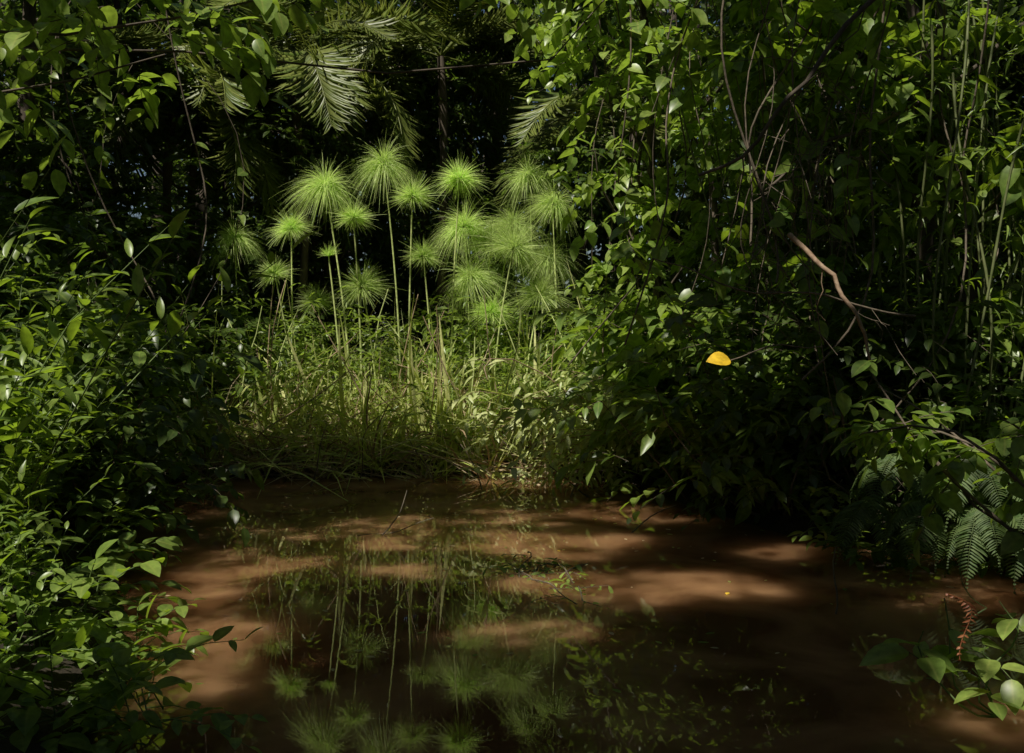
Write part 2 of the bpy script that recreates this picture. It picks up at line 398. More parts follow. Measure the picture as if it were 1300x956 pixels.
for ang in np.linspace(math.radians(215), math.radians(340), 5):  # unseen trees added behind the camera to block low sky light
    spots.append((14 * math.cos(ang), 2 + 14 * math.sin(ang)))
for (x, y) in spots:
    v = variants[rng.integers(0, 4)]
    s = rng.uniform(.85, 1.2)
    copy_thing(v, (x, y, g1(x, y)), rng.uniform(0, 6.28), (s, s, s * rng.uniform(.9, 1.15)))

# ------------------------------------------------------------------ undergrowth shrubs
GS = "shrubs crowding the swamp banks"
sv = []
for v in range(5):
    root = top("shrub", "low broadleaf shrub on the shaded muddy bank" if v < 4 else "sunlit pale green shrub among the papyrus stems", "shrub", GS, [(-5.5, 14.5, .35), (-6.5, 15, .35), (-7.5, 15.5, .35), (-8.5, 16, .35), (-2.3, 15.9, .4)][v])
    mw = MB(); ml = MB()
    for q in range(9):
        e = rng.normal(0, .45, 3); e[2] = rng.uniform(.6, 1.3)
        add_tube(mw, bent((0, 0, -.1), e, 6, .08), np.linspace(.012, .004, 6), 5)
    P = rng.normal(0, .42, (160, 3)); P[:, 2] = rng.uniform(.05, 1.45, 160)
    d = nrm(P * [1, 1, .2]) + rng.normal(0, .4, P.shape)
    sprays(mw, ml, P, d, .42, 7, [.20, .22, .15, .25, .17][v], [.105, .10, .075, .105, .065][v], .3, T_OVATE, .003)
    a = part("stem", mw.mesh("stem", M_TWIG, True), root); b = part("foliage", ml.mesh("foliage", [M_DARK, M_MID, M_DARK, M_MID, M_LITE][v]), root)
    KIDS[root.name] = [a, b]; sv.append(root)
n = 0
while n < 90:
    x = rng.uniform(-9, 9); y = rng.uniform(2.0, 17.5)
    d = float(sdist(np.array([x]), np.array([y]))[0])
    if d < .15 or d > 4: continue
    if -4.0 < x < 1.5 and y > 12.0 and y < 16.4: continue
    if y < 4.6 and abs(x) < 2.6: continue
    if y < 6 and x > 0 and x < 3.2: continue
    if x < -2.2 and y < 4.4: continue
    if -3.4 < x < 0 and y < 7: continue
    copy_thing(sv[rng.integers(0, 4)], (x, y, g1(x, y)), rng.uniform(0, 6.28), rng.uniform(.7, 1.3))
    n += 1
for (x, y, s) in [(-3.4, 15.6, 1.0), (-1.2, 16.0, 1.2), (-.2, 15.8, 1.1), (.8, 15.7, 1.3), (1.5, 14.9, 1.2), (1.2, 14.0, .9), (-.4, 14.9, .8), (.5, 13.7, .75), (-4.1, 16.2, 1.2), (1.9, 13.4, .9), (.0, 13.3, .6)]:
    copy_thing(sv[4], (x, y, g1(x, y)), rng.uniform(0, 6.28), s)

# ------------------------------------------------------------------ papyrus
PAP = [
 (-2.63, 14.0, 3.86, .50, 'mop'), (-1.88, 14.6, 4.28, .48, 'mop'), (-1.37, 13.7, 3.69, .32, 'ball'), (-.75, 14.2, 4.0, .37, 'dome'),
 (-2.15, 13.5, 3.37, .28, 'ball'), (-2.45, 13.3, 2.83, .19, 'young'), (-3.28, 14.8, 3.37, .34, 'dome'), (-4.35, 15.6, 3.30, .42, 'mop'),
 (-3.46, 14.5, 2.68, .27, 'ball'), (-.71, 15.0, 3.4, .54, 'mop'), (0.0, 14.9, 3.40, .50, 'mop'), (.02, 14.1, 3.0, .52, 'dome'),
 (.27, 15.5, 4.25, .46, 'mop'), (-1.23, 13.8, 2.88, .29, 'ball'), (-2.04, 13.6, 2.43, .40, 'dome'), (.55, 15.0, 2.92, .48, 'mop'),
 (.40, 14.2, 2.35, .44, 'dome'), (-.58, 14.6, 2.62, .48, 'mop'), (.60, 14.7, 3.7, .42, 'mop'), (-3.0, 15.3, 2.3, .32, 'ball'),
 (-.3, 14.4, 2.1, .38, 'dome'), (-.3, 14.7, 3.1, .44, 'dome')]
def umbel(R, kind):
    ml = MB()
    n = {'mop': 980, 'ball': 600, 'dome': 800, 'young': 200}[kind]
    maxa = {'mop': 1.9, 'ball': 2.0, 'dome': 1.85, 'young': 1.25}[kind]
    dr = {'mop': .54, 'ball': .10, 'dome': .24, 'young': .02}[kind]
    nb = n // 2
    ca = 1 - rng.random(nb) * (1 - math.cos(maxa)); sa = np.sqrt(1 - ca ** 2); ph = rng.random(nb) * 6.283
    d0 = np.stack([sa * np.cos(ph), sa * np.sin(ph), ca], 1)
    d = np.repeat(d0, 2, 0); sa4 = np.repeat(sa, 2); n = len(d)
    L = R * np.repeat(rng.uniform(.65, 1.10, nb), 2) * rng.uniform(.75, 1.16, n) * (1.1 if kind == 'mop' else 1)
    k = 6; t = np.array([.02, .22, .42, .62, .82, 1])
    wv = rng.normal(0, .18, (n, 3))
    g = np.array([0, 0, -dr]) * (.35 + sa4[:, None])
    P = L[:, None, None] * (d[:, None, :] * t[None, :, None] + g[:, None, :] * (t ** 2.3)[None, :, None] + wv[:, None, :] * (np.clip(t - .2, 0, 1) * 1.25)[None, :, None])
    side = nrm(np.cross(d, rng.normal(0, 1, (n, 3))))
    w = (.0028 * np.array([.9, 1.2, 1, .85, .6, .3]))[None, :, None]
    v = np.stack([P - side[:, None, :] * w, P + side[:, None, :] * w], 2)
    q = np.array([(2 * a, 2 * a + 1, 2 * a + 3, 2 * a + 2) for a in range(k - 1)])
    lo = np.arange(n)[:, None] * (2 * k) + q.ravel()[None, :]
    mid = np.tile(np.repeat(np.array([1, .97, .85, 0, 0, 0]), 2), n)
    ml.add(v, lo, np.full(n * (k - 1), 4), np.repeat(rng.random(n), k - 1), mid)
    return ml.mesh("umbel", M_UMBEL)
GP = "papyrus growing in the sunlit clearing"
for (x, y, zt, R, kd) in PAP:
    bx = x + rng.uniform(-.3, .3) + (-.75 - x) * .10; by = y + rng.uniform(-.1, .25)
    bz = g1(bx, by)
    lab = {'mop': "tall papyrus with drooping mop head of fine green rays", 'ball': "papyrus with round spiky green head on thin stem",
           'dome': "papyrus with domed feathery green head in the grass", 'young': "young papyrus with small upright fan head"}[kd]
    root = top("papyrus_plant", lab, "papyrus", GP, (bx, by, bz))
    mw = MB()
    e = np.array([x - bx, y - by, zt - bz])
    t = np.linspace(0, 1, 12)[:, None]
    c = e * t + np.array([(bx - x) * .25, rng.normal(0, .03), 0]) * np.sin(math.pi * t) * .8
    c[0, 2] -= .08
    add_tube(mw, c, np.linspace(.018, .010, 12), 6)
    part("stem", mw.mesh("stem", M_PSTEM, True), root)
    ld = c[-1] - c[-2]
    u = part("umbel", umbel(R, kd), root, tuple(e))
    u.rotation_euler = (-ld[1] / ld[2] * 1.0 + rng.normal(0, .16), ld[0] / ld[2] + rng.normal(0, .16), 0)

# ------------------------------------------------------------------ sedge / grass mass
def blades(n, fx, fy, h, w, mat, lean=.5, k=5, dmin=.05, dmax=.9):
    ml = MB()
    x = fx(n); y = fy(n)
    x = x + .12 * np.sin(x * 9 + y * 5); y = y + .1 * np.sin(x * 7)
    z = np.maximum(gz(x, y), -.05) - .03
    H = h(n) * (.72 + .38 * np.sin(x * 2.3 + 1.1) * np.cos(y * 2.1 + x) + .2 * np.sin(x * 6.1))
    a = rng.random(n) * 6.283 + .8 * np.sin(x * 3); ln = rng.random(n) ** 1.2 * lean
    d = np.stack([np.cos(a) * ln, np.sin(a) * ln, np.ones(n)], 1); d = nrm(d)
    t = np.linspace(0, 1, k)
    hz = np.stack([np.cos(a), np.sin(a), np.zeros(n)], 1)
    dr = rng.uniform(dmin, dmax, n)
    P = np.stack([x, y, z], 1)[:, None, :] + H[:, None, None] * (d[:, None, :] * t[None, :, None] + (hz * .6 * dr[:, None] - UP * dr[:, None] * .7)[:, None, :] * (t ** 2.3)[None, :, None])
    side = nrm(np.cross(d, rng.normal(0, 1, (n, 3))))
    ww = (w * np.array([.7, 1, .9, .6, .06]))[None, :, None] * rng.uniform(.4, 1.8, (n, 1, 1))
    v = np.stack([P - side[:, None, :] * ww, P + side[:, None, :] * ww], 2)
    q = np.array([(2 * b, 2 * b + 1, 2 * b + 3, 2 * b + 2) for b in range(k - 1)])
    lo = np.arange(n)[:, None] * (2 * k) + q.ravel()[None, :]
    ml.add(v, lo, np.full(n * (k - 1), 4), np.repeat(rng.random(n), k - 1))
    return ml.mesh("grass", mat)
U = lambda a, b: (lambda n: rng.uniform(a, b, n))
top("sedge_grass", "tangled green swamp sedge and grass at the foot of the papyrus", "grass", kind="stuff",
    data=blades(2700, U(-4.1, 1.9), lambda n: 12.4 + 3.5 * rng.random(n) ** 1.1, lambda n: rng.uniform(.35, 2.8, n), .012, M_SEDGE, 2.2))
top("dry_grass", "dead straw coloured grass hanging over the muddy bank", "grass", kind="stuff",
    data=blades(2500, lambda n: -4.2 + 6 * rng.random(n) ** 1.3, U(12.3, 14.6), lambda n: rng.uniform(.4, 2.1, n), .009, M_DRY, 2.8))
ml = MB(); mw = MB()
n = 1050
P = np.stack([rng.uniform(-4.2, 1.9, n), 12.5 + 3.0 * rng.random(n), rng.uniform(.1, 1.6, n)], 1)
P[:, 2] *= 1 + .55 * np.sin(P[:, 0] * 2.1) * np.cos(P[:, 1] * 2); P[:, 2] += .1
sprays(mw, ml, P, rng.normal(0, 1, (n, 3)) * [1, 1, .5], .36, 6, .19, .05, .3, T_SIMPLE, .0025)
hb = top("marsh_herbs", "low leafy marsh herbs tangled among the sedge", "plants", kind="stuff", data=ml.mesh("marsh_herbs", M_LITE))
part("stem", mw.mesh("stem", M_GSTEM), hb)
GR = "broad bladed reeds at the water edge"
for (x, y, h) in [(-1.95, 12.8, 1.35), (-1.75, 12.9, 1.1), (-1.45, 12.8, .9), (-.95, 13.0, 1.6), (-.75, 13.1, 1.9), (-.6, 12.8, 1.3), (-2.6, 13.0, 1.4),
                  (-3.1, 12.8, 1.2), (.1, 12.9, 1.2), (.6, 12.8, 1.3), (-1.2, 13.3, 2.3), (-2.2, 13.2, 2.0), (-.3, 13.3, 2.1), (.35, 13.2, 1.7)]:
    root = top("reed_plant", "broad bladed green reed standing in wet mud", "reed", GR, (x, y, g1(x, y) - .03))
    ml = MB(); k = 8
    ang = rng.uniform(0, 6.28, k); l = rng.uniform(.05, 1.0, k)
    D = np.stack([np.cos(ang) * l, np.sin(ang) * l, np.ones(k)], 1)
    add_leaves(ml, rng.normal(0, .02, (k, 3)), D, -np.stack([np.cos(ang), np.sin(ang), 0 * ang], 1) + rng.normal(0, .3, (k, 3)), h * rng.uniform(.5, 1.1, k), np.full(k, .056),
               template([0, .1, .3, .5, .7, .85, 1], [0, .5, .5, .5, .4, .25, 0], fold=.01, curl=-.25))
    part("foliage", ml.mesh("foliage", M_SEDGE), root)
GD = "dead reed stalks leaning in the sedge"
for q in range(38):
    x = rng.uniform(-3.6, 1.2); y = rng.uniform(12.7, 13.9)
    root = top("reed_stalk", "pale dead reed stalk leaning across the sedge", "reed", GD, (x, y, g1(x, y) - .03))
    mw = MB(); e = np.array([rng.normal(0, .75), rng.uniform(-.5, .3), rng.uniform(1.0, 2.3)])
    add_tube(mw, bent((0, 0, 0), e, 7, .03), np.linspace(.015, .006, 7), 5)
    part("stem", mw.mesh("stem", M_PSTEM if q % 3 == 0 else M_DRY, True), root)
for bx, by, ext, lab in [(1.35, 12.3, (-1.6, -1.3), "sunlit pale leafed shrub leaning over the muddy water"), (1.9, 11.4, (-1.6, -1.0), "leafy pale shrub hanging over the water edge")]:
    root = top("leaning_shrub", lab, "shrub", None, (bx, by, .15))
    mw = MB(); ml = MB()
    for q in range(13):
        e = np.array([ext[0] * rng.uniform(.3, 1.15), ext[1] * rng.uniform(.2, 1.1) + rng.uniform(-.2, .2), rng.uniform(.1, 1.3)])
        c = bent((0, 0, 0), e, 8, .07); c[:, 2] += .22 * np.sin(np.linspace(0, math.pi, 8))
        add_tube(mw, c, np.linspace(.012, .004, 8), 5)
        s = c[rng.integers(3, 8, 6)]
        sprays(mw, ml, s, rng.normal(0, .6, (6, 3)) * [1, 1, .5] + [-.5, -.3, -.1], .4, 7, .21, .07, .35, T_OVATE, .003)
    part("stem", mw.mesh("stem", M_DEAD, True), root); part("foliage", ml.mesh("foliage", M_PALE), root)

# ------------------------------------------------------------------ palms
def frond_mesh(L, nlf, ll, lw):
    ml = MB(); k = 16
    t = np.linspace(0, 1, k)
    c = np.stack([t * L * (.9 - .08 * t), 0 * t, L * (.62 * t - .80 * t ** 2.1)], 1)
    add_tube(ml, c, np.linspace(.022, .005, k), 5, .9)
    tt = np.linspace(.14, .99, nlf)
    P = np.stack([np.interp(tt, t, c[:, i]) for i in range(3)], 1)
    tg = nrm(np.stack([np.interp(tt, t, np.gradient(c[:, i])) for i in range(3)], 1))
    for sgn in (1, -1):
        ax = tg * .7 + np.array([0, 1., 0]) * sgn * .8 + rng.normal(0, .12, (nlf, 3)); ax[:, 2] -= .45
        sz = ll * (np.sin(np.clip(tt * 1.05, 0, 1) * math.pi) ** .5 * .75 + .3) * rng.uniform(.75, 1.1, nlf)
        add_leaves(ml, P, ax, np.cross(ax, tg) * sgn + UP * .3 + rng.normal(0, .15, (nlf, 3)), sz, np.full(nlf, lw), T_LANCE)
    return ml.mesh("frond", M_PALM)
GPm = "palms behind the papyrus"
fm = [frond_mesh(3.0, 66, .75, .024), frond_mesh(2.6, 58, .66, .023), frond_mesh(3.4, 74, .78, .026)]
for (x, y, h, nf) in [(-3.5, 16.4, 5.7, 20), (-1.3, 17.6, 6.4, 15), (-5.6, 16.2, 5.2, 16), (1.9, 17.0, 5.0, 12), (5.8, 12.8, 4.4, 12)]:
    z0 = g1(x, y)
    root = top("palm_tree", "slender wild palm with arching feathery fronds", "palm tree", GPm, (x, y, z0 - .1))
    mw = MB(); c = bent((0, 0, 0), (rng.uniform(-.2, .2), 0, h), 12, .01)
    add_tube(mw, c, .075 + .012 * np.sin(np.arange(12) * 2.2), 8)
    part("trunk", mw.mesh("trunk", M_BARK, True), root)
    for q in range(nf):
        f = part("frond", fm[rng.integers(0, 3)], root, tuple(c[-1]))
        f.rotation_euler = (rng.normal(0, .25), rng.uniform(-.45, .65), q * 2.4 + rng.uniform(-.3, .3))

# ------------------------------------------------------------------ vine draped central tree
lobes = [(1.35, 12.0, 6.6, .9, .8, .7), (1.1, 12.1, 5.7, .8, .7, .7), (1.3, 11.9, 4.8, .75, .6, .6), (1.0, 12.0, 4.0, .5, .5, .45), (1.65, 11.8, 3.3, .6, .5, .5),
         (1.35, 11.9, 2.5, .6, .5, .45), (1.6, 11.7, 1.8, .7, .6, .5), (1.35, 11.8, 1.2, .75, .6, .4), (2.3, 11.3, 4.5, .8, .7, .8), (2.4, 11.2, 3.0, .7, .7, .7), (2.2, 11.2, 1.6, .7, .6, .6)]
base = (1.9, 12.6, .25)
lob = [(a - base[0], b - base[1], c - base[2], d, e, f) for a, b, c, d, e, f in lobes]
build_tree("slim tree smothered in hanging leafy vines beside the papyrus", lob, 330, 8, .23, .14, T_HEART, M_LITE, r0=.08, H=6.8, loc=base, tl=.5, droop=.5, name="vine_draped_tree", lean=(-.6, -.5))
lobes = [(-.3, 7.6, 4.6, .9, .8, .35), (-1.7, 7.2, 4.5, .8, .8, .4), (-2.6, 6.8, 4.2, .9, .9, .6), (-3.6, 6.6, 3.9, .8, .8, .6), (-2.3, 6.6, 3.6, .45, .4, .3), (.9, 7.9, 4.6, .6, .6, .35), (-4.6, 7.4, 3.6, .7, .7, .6)]
base = (-6.6, 6.0, .4)
lob = [(a - base[0], b - base[1], c - base[2], d, e, f) for a, b, c, d, e, f in lobes]
build_tree("leaning tree with leafy boughs hanging over the water", lob, 130, 7, .22, .13, T_FINE, M_LITE, r0=.11, H=5, loc=base, tl=.42, droop=.4, name="overhanging_tree", lean=(.8, .2), limbr=.13)
lobes = [(2.4, 8.8, 4.6, 1.0, .9, .6), (3.6, 9.2, 4.2, 1.0, .9, .6), (3.3, 8.8, 3.2, .6, .6, .45), (4.3, 8.5, 3.2, .6, .6, .45), (2.7, 9.4, 2.4, .5, .4, .4), (3.6, 9.0, 1.9, .6, .5, .4), (4.6, 8.9, 2.0, .6, .6, .5), (3.3, 9.0, 1.0, .9, .6, .45), (2.6, 9.4, .8, .5, .5, .5)]
base = (4.4, 9.9, .4)
lob = [(a - base[0], b - base[1], c - base[2], d, e, f) for a, b, c, d, e, f in lobes]
build_tree("spreading tree with dark leathery leaves on the muddy bank", lob, 220, 8, .24, .15, T_HEART, M_MID, r0=.12, H=5, loc=base, tl=.42, droop=.45, name="bankside_tree", lean=(-.7, -.3))
GV = "vines hanging from the branches"
for q in range(46):
    if q < 11: x, y = rng.uniform(1.0, 2.3), rng.uniform(10.7, 12.0)
    elif q < 41: x, y = rng.uniform(1.7, 4.4), rng.uniform(7.7, 9.6)
    else: x, y = rng.uniform(-5.2, -4.2), rng.uniform(10, 12)
    zt = 6.8 if y > 10.3 else 5.2; L = rng.uniform(.5, .9) * (zt - .2)
    root = top("hanging_vine", "thin leafy vine hanging down from the branches", "vine", GV, (x, y, zt))
    mw = MB(); ml = MB()
    c = bent((0, 0, 0), (rng.normal(0, .55), rng.normal(0, .15), -L), 16, .07)
    add_tube(mw, c, rng.uniform(.004, .011), 5)
    k = int(L * rng.choice([1, 2, 7])); tt = rng.random(k)
    P = np.stack([np.interp(tt, np.linspace(0, 1, 16), c[:, i]) for i in range(3)], 1)
    D = rng.normal(0, 1, (k, 3)); D[:, 2] = -.6
    add_leaves(ml, P, D, UP + rng.normal(0, .5, (k, 3)) + [0, -.6, 0], rng.uniform(.12, .22, k), rng.uniform(.08, .14, k), T_HEART)
    part("stem", mw.mesh("stem", M_TWIG, True), root); part("foliage", ml.mesh("foliage", M_LITE if q < 11 else M_MID), root)

def bough(name, label, pts, r, mat=M_TWIG, twigs=5):
    o = np.array(pts[0], float); root = top(name, label, "branch", None, tuple(o))
    mw = MB(); pts = np.array(pts, float) - o
    seg = []
    for a, b in zip(pts[:-1], pts[1:]): seg.append(bent(a, b, 7, .04)[:-1])
    c = np.concatenate(seg + [pts[-1:]])
    add_tube(mw, c, np.linspace(r, r * .45, len(c)), 7)
    for q in range(twigs):
        s = c[rng.integers(2, len(c) - 1)]
        add_tube(mw, bent(s, s + rng.normal(0, .3, 3) + [0, 0, -.1], 6, .1), np.linspace(r * .25, .002, 6), 4)
    part("stem", mw.mesh("stem", mat, True), root)
bough("leaning_bough", "long bare grey bough slanting through the foliage", [(4.2, 7.6, 5.6), (2.8, 7.2, 4.35), (2.1, 7.1, 3.55), (1.35, 7.2, 2.9)], .026, M_BARK)
bough("broken_branch", "pale broken branch hanging down from the vines", [(1.95, 7.0, 2.45), (2.2, 6.8, 2.15), (2.35, 6.7, 1.8), (2.42, 6.7, 1.5)], .020, M_DEAD, 1)
bough("dead_branch", "thin dead branch reaching sideways over the bank", [(3.2, 7.9, 1.9), (2.4, 7.6, 2.05), (1.6, 7.7, 2.15), (1.1, 7.8, 2.35)], .010, M_TWIG, 7)
bough("mossy_bough", "dark mossy bough arching high across the trees", [(6.0, 9.8, 5.2), (4.2, 8.8, 4.2), (3.0, 8.6, 3.5), (2.2, 8.7, 3.0)], .026, M_BARK, 8)
root = top("dead_vine_tangle", "brown tangle of dead vines caught in the branches", "dead vines", None, (2.25, 8.0, 2.9))
mw = MB()
for q in range(60):
    a = rng.normal(0, .15, 3); a[2] *= 3.0; a[0] += a[2] * .5
    add_tube(mw, bent(a, a + rng.normal(0, .25, 3) + [0, 0, -.25], 8, .22), .0034, 4)
part("stem", mw.mesh("stem", M_TWIG, True), root)

GC = "thin canes standing on the bank"
for q in range(42):
    x = rng.uniform(3.4, 4.9); y = rng.uniform(7.9, 9.4)
    if q > 29: x, y = rng.uniform(2.6, 3.6), rng.uniform(10.2, 12)
    root = top("cane_stem", "thin upright green cane with jointed stem", "cane", GC, (x, y, g1(x, y) - .05))
    mw = MB(); h = rng.uniform(3.6, 5.4); k = 22
    c = bent((0, 0, 0), (rng.normal(0, .45), rng.normal(0, .2), h), k, .025)
    add_tube(mw, c, .010 + .003 * (np.arange(k) % 4 == 0), 6)
    part("stem", mw.mesh("stem", M_CANE, True), root)
    ml = MB(); s = c[rng.integers(8, k, 8)]
    sprays(None, ml, s, rng.normal(0, 1, (8, 3)) * [1, 1, .4], .3, 5, .18, .02, .3, T_LANCE)
    part("foliage", ml.mesh("foliage", M_MID), root)

# ------------------------------------------------------------------ leafy stem plants, near bank
GL = "leafy stemmed plants on the near bank"
lv = []
for v in range(4):
    root = top("leafy_plant", "leafy plant with long pointed glossy leaves on arching stems", "plant", GL, [(-4.3, 6.4, .4), (-4.7, 8.4, .4), (-4.5, 7.4, .4), (-5.0, 6.6, .4)][v])
    mw = MB(); ml = MB(); k = 9
    D = rng.normal(0, .26, (k, 3)); D[:, 2] = 1
    Ln = rng.uniform(1.1, 2.6, k)
    S0 = rng.normal(0, .1, (k, 3)); S0[:, 2] = -.05
    sprays(mw, ml, S0, D, Ln, 14, [.27, .24, .29, .23][v], [.085, .08, .09, .095][v], .14, T_FINE, .008, spread=.95, spiral=True, t0=.25, fwd=.6, hang=.18, njit=.2)
    P = S0[rng.integers(0, k, 8)] + nrm(rng.normal(0, .3, (8, 3)) + UP) * rng.uniform(.4, 1.8, (8, 1))
    P[:, :2] += rng.normal(0, .2, (8, 2))
    sprays(mw, ml, P, rng.normal(0, 1, (8, 3)) * [1, 1, .4] + [0, 0, .3], .4, 6, .20, .085, .25, T_FINE, .004)
    a = part("stem", mw.mesh("stem", M_GSTEM, True), root); b = part("foliage", ml.mesh("foliage", M_MID), root)
    KIDS[root.name] = [a, b]; lv.append(root)
for (x, y, s) in [(-3.4, 5.9, 1.05), (-3.8, 6.8, 1.15), (-3.5, 7.3, .85), (-3.9, 7.9, 1.0), (-4.4, 8.6, 1.1), (-5.0, 8.0, 1.25), (-4.8, 9.9, 1.1), (-5.6, 9.4, 1.25), (-5.4, 11.0, 1.1), (-3.1, 5.2, .85), (-3.2, 6.4, .75),
                  (-5.0, 12.4, 1.0), (-4.6, 13.2, .9), (-2.75, 5.1, .55), (-2.25, 4.3, .4), (-2.75, 4.6, .6), (-3.9, 8.9, .8), (-2.35, 4.9, .38), (-3.0, 5.9, .5), (-3.35, 6.9, .5)]:
    copy_thing(lv[rng.integers(0, 4)], (x, y, g1(x, y)), rng.uniform(0, 6.28), s)
GB = "low broadleaf plants overhanging the water"
bv = []
for v in range(2):
    root = top("waterside_plant", "low sprawling plant with broad oval leaves over the water", "plant", GB, [(-2.25, 5.2, .12), (-2.9, 6.6, .15)][v])
    mw = MB(); ml = MB(); k = 12
    D = rng.normal(0, .8, (k, 3)); D[:, 2] = rng.uniform(.3, 1, k)
    sprays(mw, ml, rng.normal(0, .05, (k, 3)), D, rng.uniform(.4, .85, k), 6, .19, .115, .35, T_FINE, .006, t0=.35, fwd=.6, njit=.25, hang=.0)
    a = part("stem", mw.mesh("stem", M_GSTEM, True), root); b = part("foliage", ml.mesh("foliage", M_MID), root)
    KIDS[root.name] = [a, b]; bv.append(root)
for (x, y, s) in [(-1.75, 4.6, .75), (-2.3, 4.6, 1.0), (-2.5, 5.8, .9), (-3.1, 7.3, 1.0), (-1.55, 4.2, .7), (-3.4, 8.4, 1.0), (-3.7, 9.4, 1.0), (3.4, 8.0, .9), (4.1, 7.7, 1.0), (2.8, 8.6, .8), (2.3, 10.0, .8), (2.1, 11, .9), (3.3, 4.8, 1.2), (-1.95, 5.2, .65), (2.75, 8.0, .8), (3.1, 7.7, .8), (3.7, 7.4, .8), (-1.9, 4.2, .8)]:
    copy_thing(bv[rng.integers(0, 2)], (x, y, max(.03, g1(x, y)) + .02), rng.uniform(0, 6.28), s)

root = top("bank_shrub", "arching shrub with broad grey green leaves over dark water", "shrub", None, (3.5, 5.6, .1))
mw = MB(); ml = MB()
for q in range(7):
    e = np.array([rng.uniform(-1.6, -.5), rng.uniform(-.3, .8), rng.uniform(1.0, 1.5)])
    c = bent((0, 0, 0), e, 8, .06); c[:, 2] += .25 * np.sin(np.linspace(0, math.pi, 8))
    add_tube(mw, c, np.linspace(.014, .005, 8), 5)
    s = c[rng.integers(3, 8, 6)]
    sprays(mw, ml, s, rng.normal(0, .6, (6, 3)) * [1, 1, .4] + [-.4, 0, 0], .38, 6, .16, .105, .25, T_FINE, .004, njit=.25)
part("stem", mw.mesh("stem", M_TWIG, True), root); part("foliage", ml.mesh("foliage", M_MID), root)

root = top("water_edge_creeper", "bright green creeper with broad shiny leaves at the water edge", "plant", None, (2.2, 4.5, .08))
mw = MB(); ml = MB()
for e in [(-.30, .1, .28), (-.18, .15, .42), (-.06, 0, .24), (.05, .1, .42), (-.12, .0, .14)]:
    c = bent((0, 0, -.08), e, 7, .12); add_tube(mw, c, np.linspace(.006, .003, 7), 5)
    sprays(mw, ml, c[4:6], rng.normal(0, 1, (2, 3)) * [1, 1, .3] + [0, -.4, .2], .14, 3, .22, .145, .2, T_FINE, .003, njit=.3, hang=.05)
th = np.linspace(0, 1, 18)
c = np.stack([-.12 + .07 * np.sin(th * 7) * (1 - .3 * th), 0 * th, .32 + .42 * th + .05 * np.cos(th * 7)], 1); add_tube(mw, c, np.linspace(.0035, .0015, 18), 5)
part("stem", mw.mesh("stem", M_GSTEM, True), root); part("foliage", ml.mesh("foliage", M_LITE), root)
ml = MB(); nl = 17; tt = np.linspace(0, 1, nl)
c = np.stack([-.34 + .11 * tt + .06 * np.sin(tt * 4.5), -.25 + 0 * tt, .54 - .28 * tt + .05 * np.sin(tt * 3.14)], 1)
add_tube(ml, c, .0025, 4)
for s in (-1, 1): add_leaves(ml, c, np.tile([.8 * s, -.1, -.35], (nl, 1)), np.tile([0, -1., .3], (nl, 1)) + rng.normal(0, .5, (nl, 3)), .036 * np.sin(tt * 2.6 + .3), np.full(nl, .011), T_LANCE)
fx = part("frond", ml.mesh("frond", M_RED), root); fx["label"] = "withered red brown curling fern frond"

root = top("drooping_twig", "thin drooping twig carrying one bright yellow leaf", "twig", None, (2.3, 7.4, 1.66))
mw = MB(); c = bent((0, 0, 0), (-.72, -.2, -.10), 8, .04); add_tube(mw, c, .005, 5)
part("stem", mw.mesh("stem", M_TWIG, True), root)
ml = MB(); add_leaves(ml, np.array([[0, 0, 0.]]), np.array([[-.85, -.3, .15]]), np.array([[-.3, -.7, .8]]), [.18], [.16], T_FINE)
yl = part("leaf", ml.mesh("leaf", M_YELLOW), root, tuple(c[-1])); yl["label"] = "single bright yellow dying leaf"

# ------------------------------------------------------------------ ferns
def fern_frond(L):
    ml = MB(); k = 12; t = np.linspace(0, 1, k)
    c = np.stack([t * L * .85, 0 * t, L * (.35 * t - .75 * t ** 2)], 1)
    add_tube(ml, c, np.linspace(.004, .0015, k), 4, .9)
    nl = 30; tt = np.linspace(.12, .98, nl)
    P = np.stack([np.interp(tt, t, c[:, i]) for i in range(3)], 1)
    for s in (1, -1):
        ax = np.tile(np.array([.35, s * 1.0, -.1]), (nl, 1)) + rng.normal(0, .05, (nl, 3))
        add_leaves(ml, P, ax, np.tile(UP, (nl, 1)), L * .20 * np.sin(np.clip(tt + .12, 0, 1) * math.pi) ** .7 + .01, np.full(nl, L * .030), T_LANCE)
    return ml.mesh("frond", M_FERN)
fr = [fern_frond(.55), fern_frond(.68)]
GFn = "ferns hanging over the water edge"
for (x, y, zz) in [(2.7, 7.5, .5), (3.0, 7.2, .55), (3.3, 7.0, .55), (3.6, 6.9, .55), (4.0, 6.9, .55), (3.35, 7.2, .85), (3.8, 7.0, .85), (4.3, 6.8, .55), (2.9, 7.5, .85)]:
    root = top("fern", "drooping green fern with feathery fronds above dark water", "fern", GFn, (x, y, zz))
    for q in range(8):
        f = part("frond", fr[q % 2], root); f.rotation_euler = (rng.normal(0, .15), rng.uniform(.2, .9), q * .79 + rng.uniform(-.2, .2))

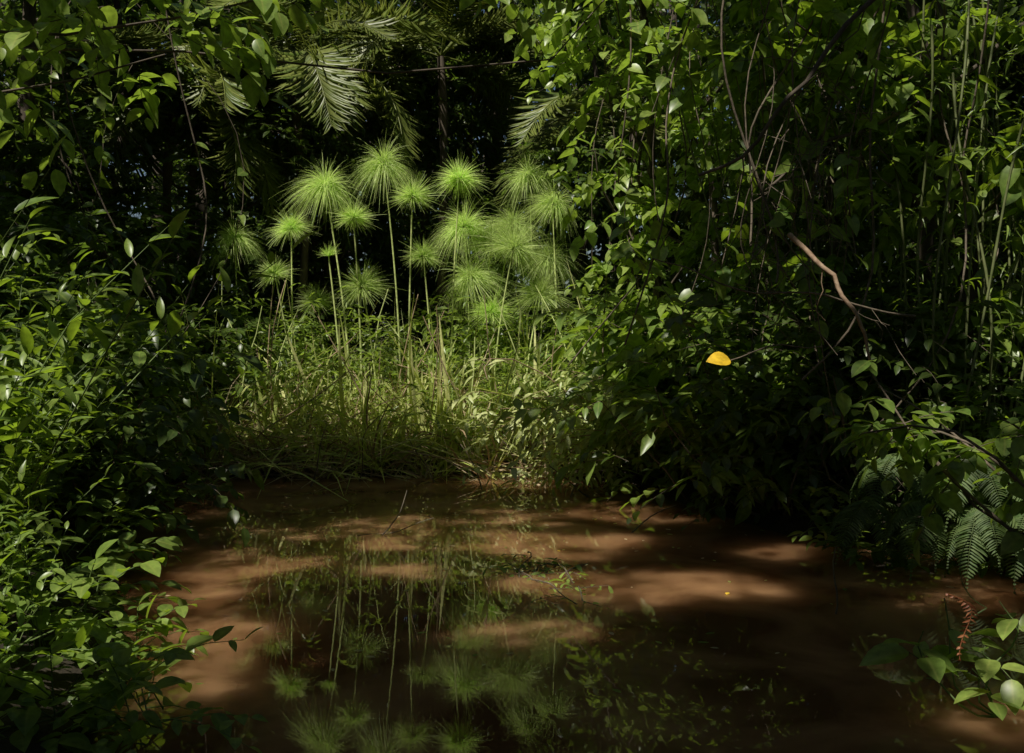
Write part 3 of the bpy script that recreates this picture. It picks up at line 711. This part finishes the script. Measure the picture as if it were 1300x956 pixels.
# ------------------------------------------------------------------ things in the water
def stick(label, pts, r):
    o = np.array(pts[0], float); root = top("fallen_stick", label, "stick", "dead sticks poking out of the water", tuple(o))
    mw = MB(); c = bent((0, 0, 0), np.array(pts[1]) - o, 7, .05); add_tube(mw, c, np.linspace(r, r * .5, 7), 5)
    part("stem", mw.mesh("stem", M_TWIG, True), root)
L1 = "thin dead stick poking out of the muddy water"
for a, b, r in [((-1.25, 8.6, -.1), (-.95, 9.0, .35), .007), ((-1.35, 8.7, .0), (-.7, 8.9, .12), .006), ((2.0, 6.2, -.1), (2.05, 6.3, .4), .008), ((-.3, 11.3, -.1), (-.6, 11.6, .5), .01),
                ((.6, 10.8, -.1), (.9, 11.2, .6), .009), ((-2.4, 11.6, -.1), (-2.2, 11.8, .7), .01), ((1.0, 8.8, -.05), (1.5, 9.1, .2), .008), ((-.9, 12.0, -.1), (-1.3, 12.1, .6), .009),
                ((-3.2, 12.0, -.1), (-2.6, 12.1, .4), .011), ((.2, 12.1, -.1), (-.3, 11.9, .7), .01), ((-1.9, 12.1, -.1), (-1.6, 12.0, .8), .01), ((1.1, 11.0, -.1), (.4, 10.8, .35), .012)]:
    stick(L1, (a, b), r)
GW = "fallen leaves floating on the water"
lm = []
for m_ in (M_DRY, M_LITE, M_YELLOW, M_MID):
    ml = MB(); add_leaves(ml, np.array([[0, 0, 0.]]), np.array([[1., 0, 0]]), np.array([[0, 0, 1.]]), [.09], [.045], template([0, .3, .65, 1], [0, .45, .4, 0], fold=.03, curl=.0))
    lm.append(ml.mesh("floating_leaf", m_))
c = 0
while c < 160:
    x = rng.normal(.4, 1.3); y = rng.uniform(4.8, 12.4)
    if sdist(np.array([x]), np.array([y]))[0] > -.1: continue
    k = rng.choice(4, p=[.5, .15, .03, .32])
    o = top("floating_leaf", ["small brown dead leaf floating on muddy water", "small pale green leaf floating on muddy water", "small yellow leaf floating on muddy water", "small dark green leaf floating on muddy water"][k], "leaf", GW, (x, y, .004 + .00002 * c), lm[k])
    o.rotation_euler = (0, 0, rng.uniform(0, 6.28)); o.scale = (rng.uniform(.25, .8),) * 3; c += 1
root = top("sunken_branch", "leafy fallen branch lying half sunken in brown water", "branch", None, (.3, 7.0, .0))
mw = MB(); ml = MB()
for q in range(9):
    a = np.array([rng.uniform(-.3, .3), rng.uniform(-.9, .3), 0]); b = a + [rng.uniform(-.35, .35), rng.uniform(.2, .9), rng.uniform(.0, .06)]
    add_tube(mw, bent(a, b, 7, .06), .005, 4)
    sprays(mw, ml, np.array([a + (b - a) * f for f in (.3, .6, .9)]), rng.normal(0, 1, (3, 3)) * [1, 1, .05], .2, 4, .10, .035, .02, T_OVATE, .003)
part("stem", mw.mesh("stem", M_TWIG, True), root); part("foliage", ml.mesh("foliage", M_LITE), root)

# ------------------------------------------------------------------ light, world, camera
w = bpy.data.worlds.new("World"); scene.world = w; w.use_nodes = True
nt = w.node_tree; nt.nodes.clear()
sk = nt.nodes.new('ShaderNodeTexSky'); sk.sky_type = 'NISHITA'; sk.sun_disc = False
sk.sun_elevation = math.asin(SUN[2]); sk.sun_rotation = math.atan2(SUN[0], SUN[1])
bg = nt.nodes.new('ShaderNodeBackground'); bg.inputs[1].default_value = .05
wo = nt.nodes.new('ShaderNodeOutputWorld')
nt.links.new(sk.outputs[0], bg.inputs[0]); nt.links.new(bg.outputs[0], wo.inputs[0])
ld = bpy.data.lights.new("sun", 'SUN'); ld.energy = 5; ld.angle = math.radians(.6); ld.color = (1, .95, .84)
lo = bpy.data.objects.new("sun", ld); link(lo)
lo.rotation_euler = Vector((-SUN[0], -SUN[1], -SUN[2])).to_track_quat('-Z', 'Y').to_euler()
cd = bpy.data.cameras.new("camera"); cd.lens = 35; cd.sensor_width = 36; cd.shift_y = -.0346; cd.clip_end = 1000; cd.clip_start = .05
co = bpy.data.objects.new("camera", cd); link(co); co.location = (0, 0, 1.7); co.rotation_euler = (math.radians(90), 0, 0)
scene.camera = co
scene.view_settings.view_transform = 'Standard'; scene.view_settings.look = 'None'; scene.view_settings.exposure = 0
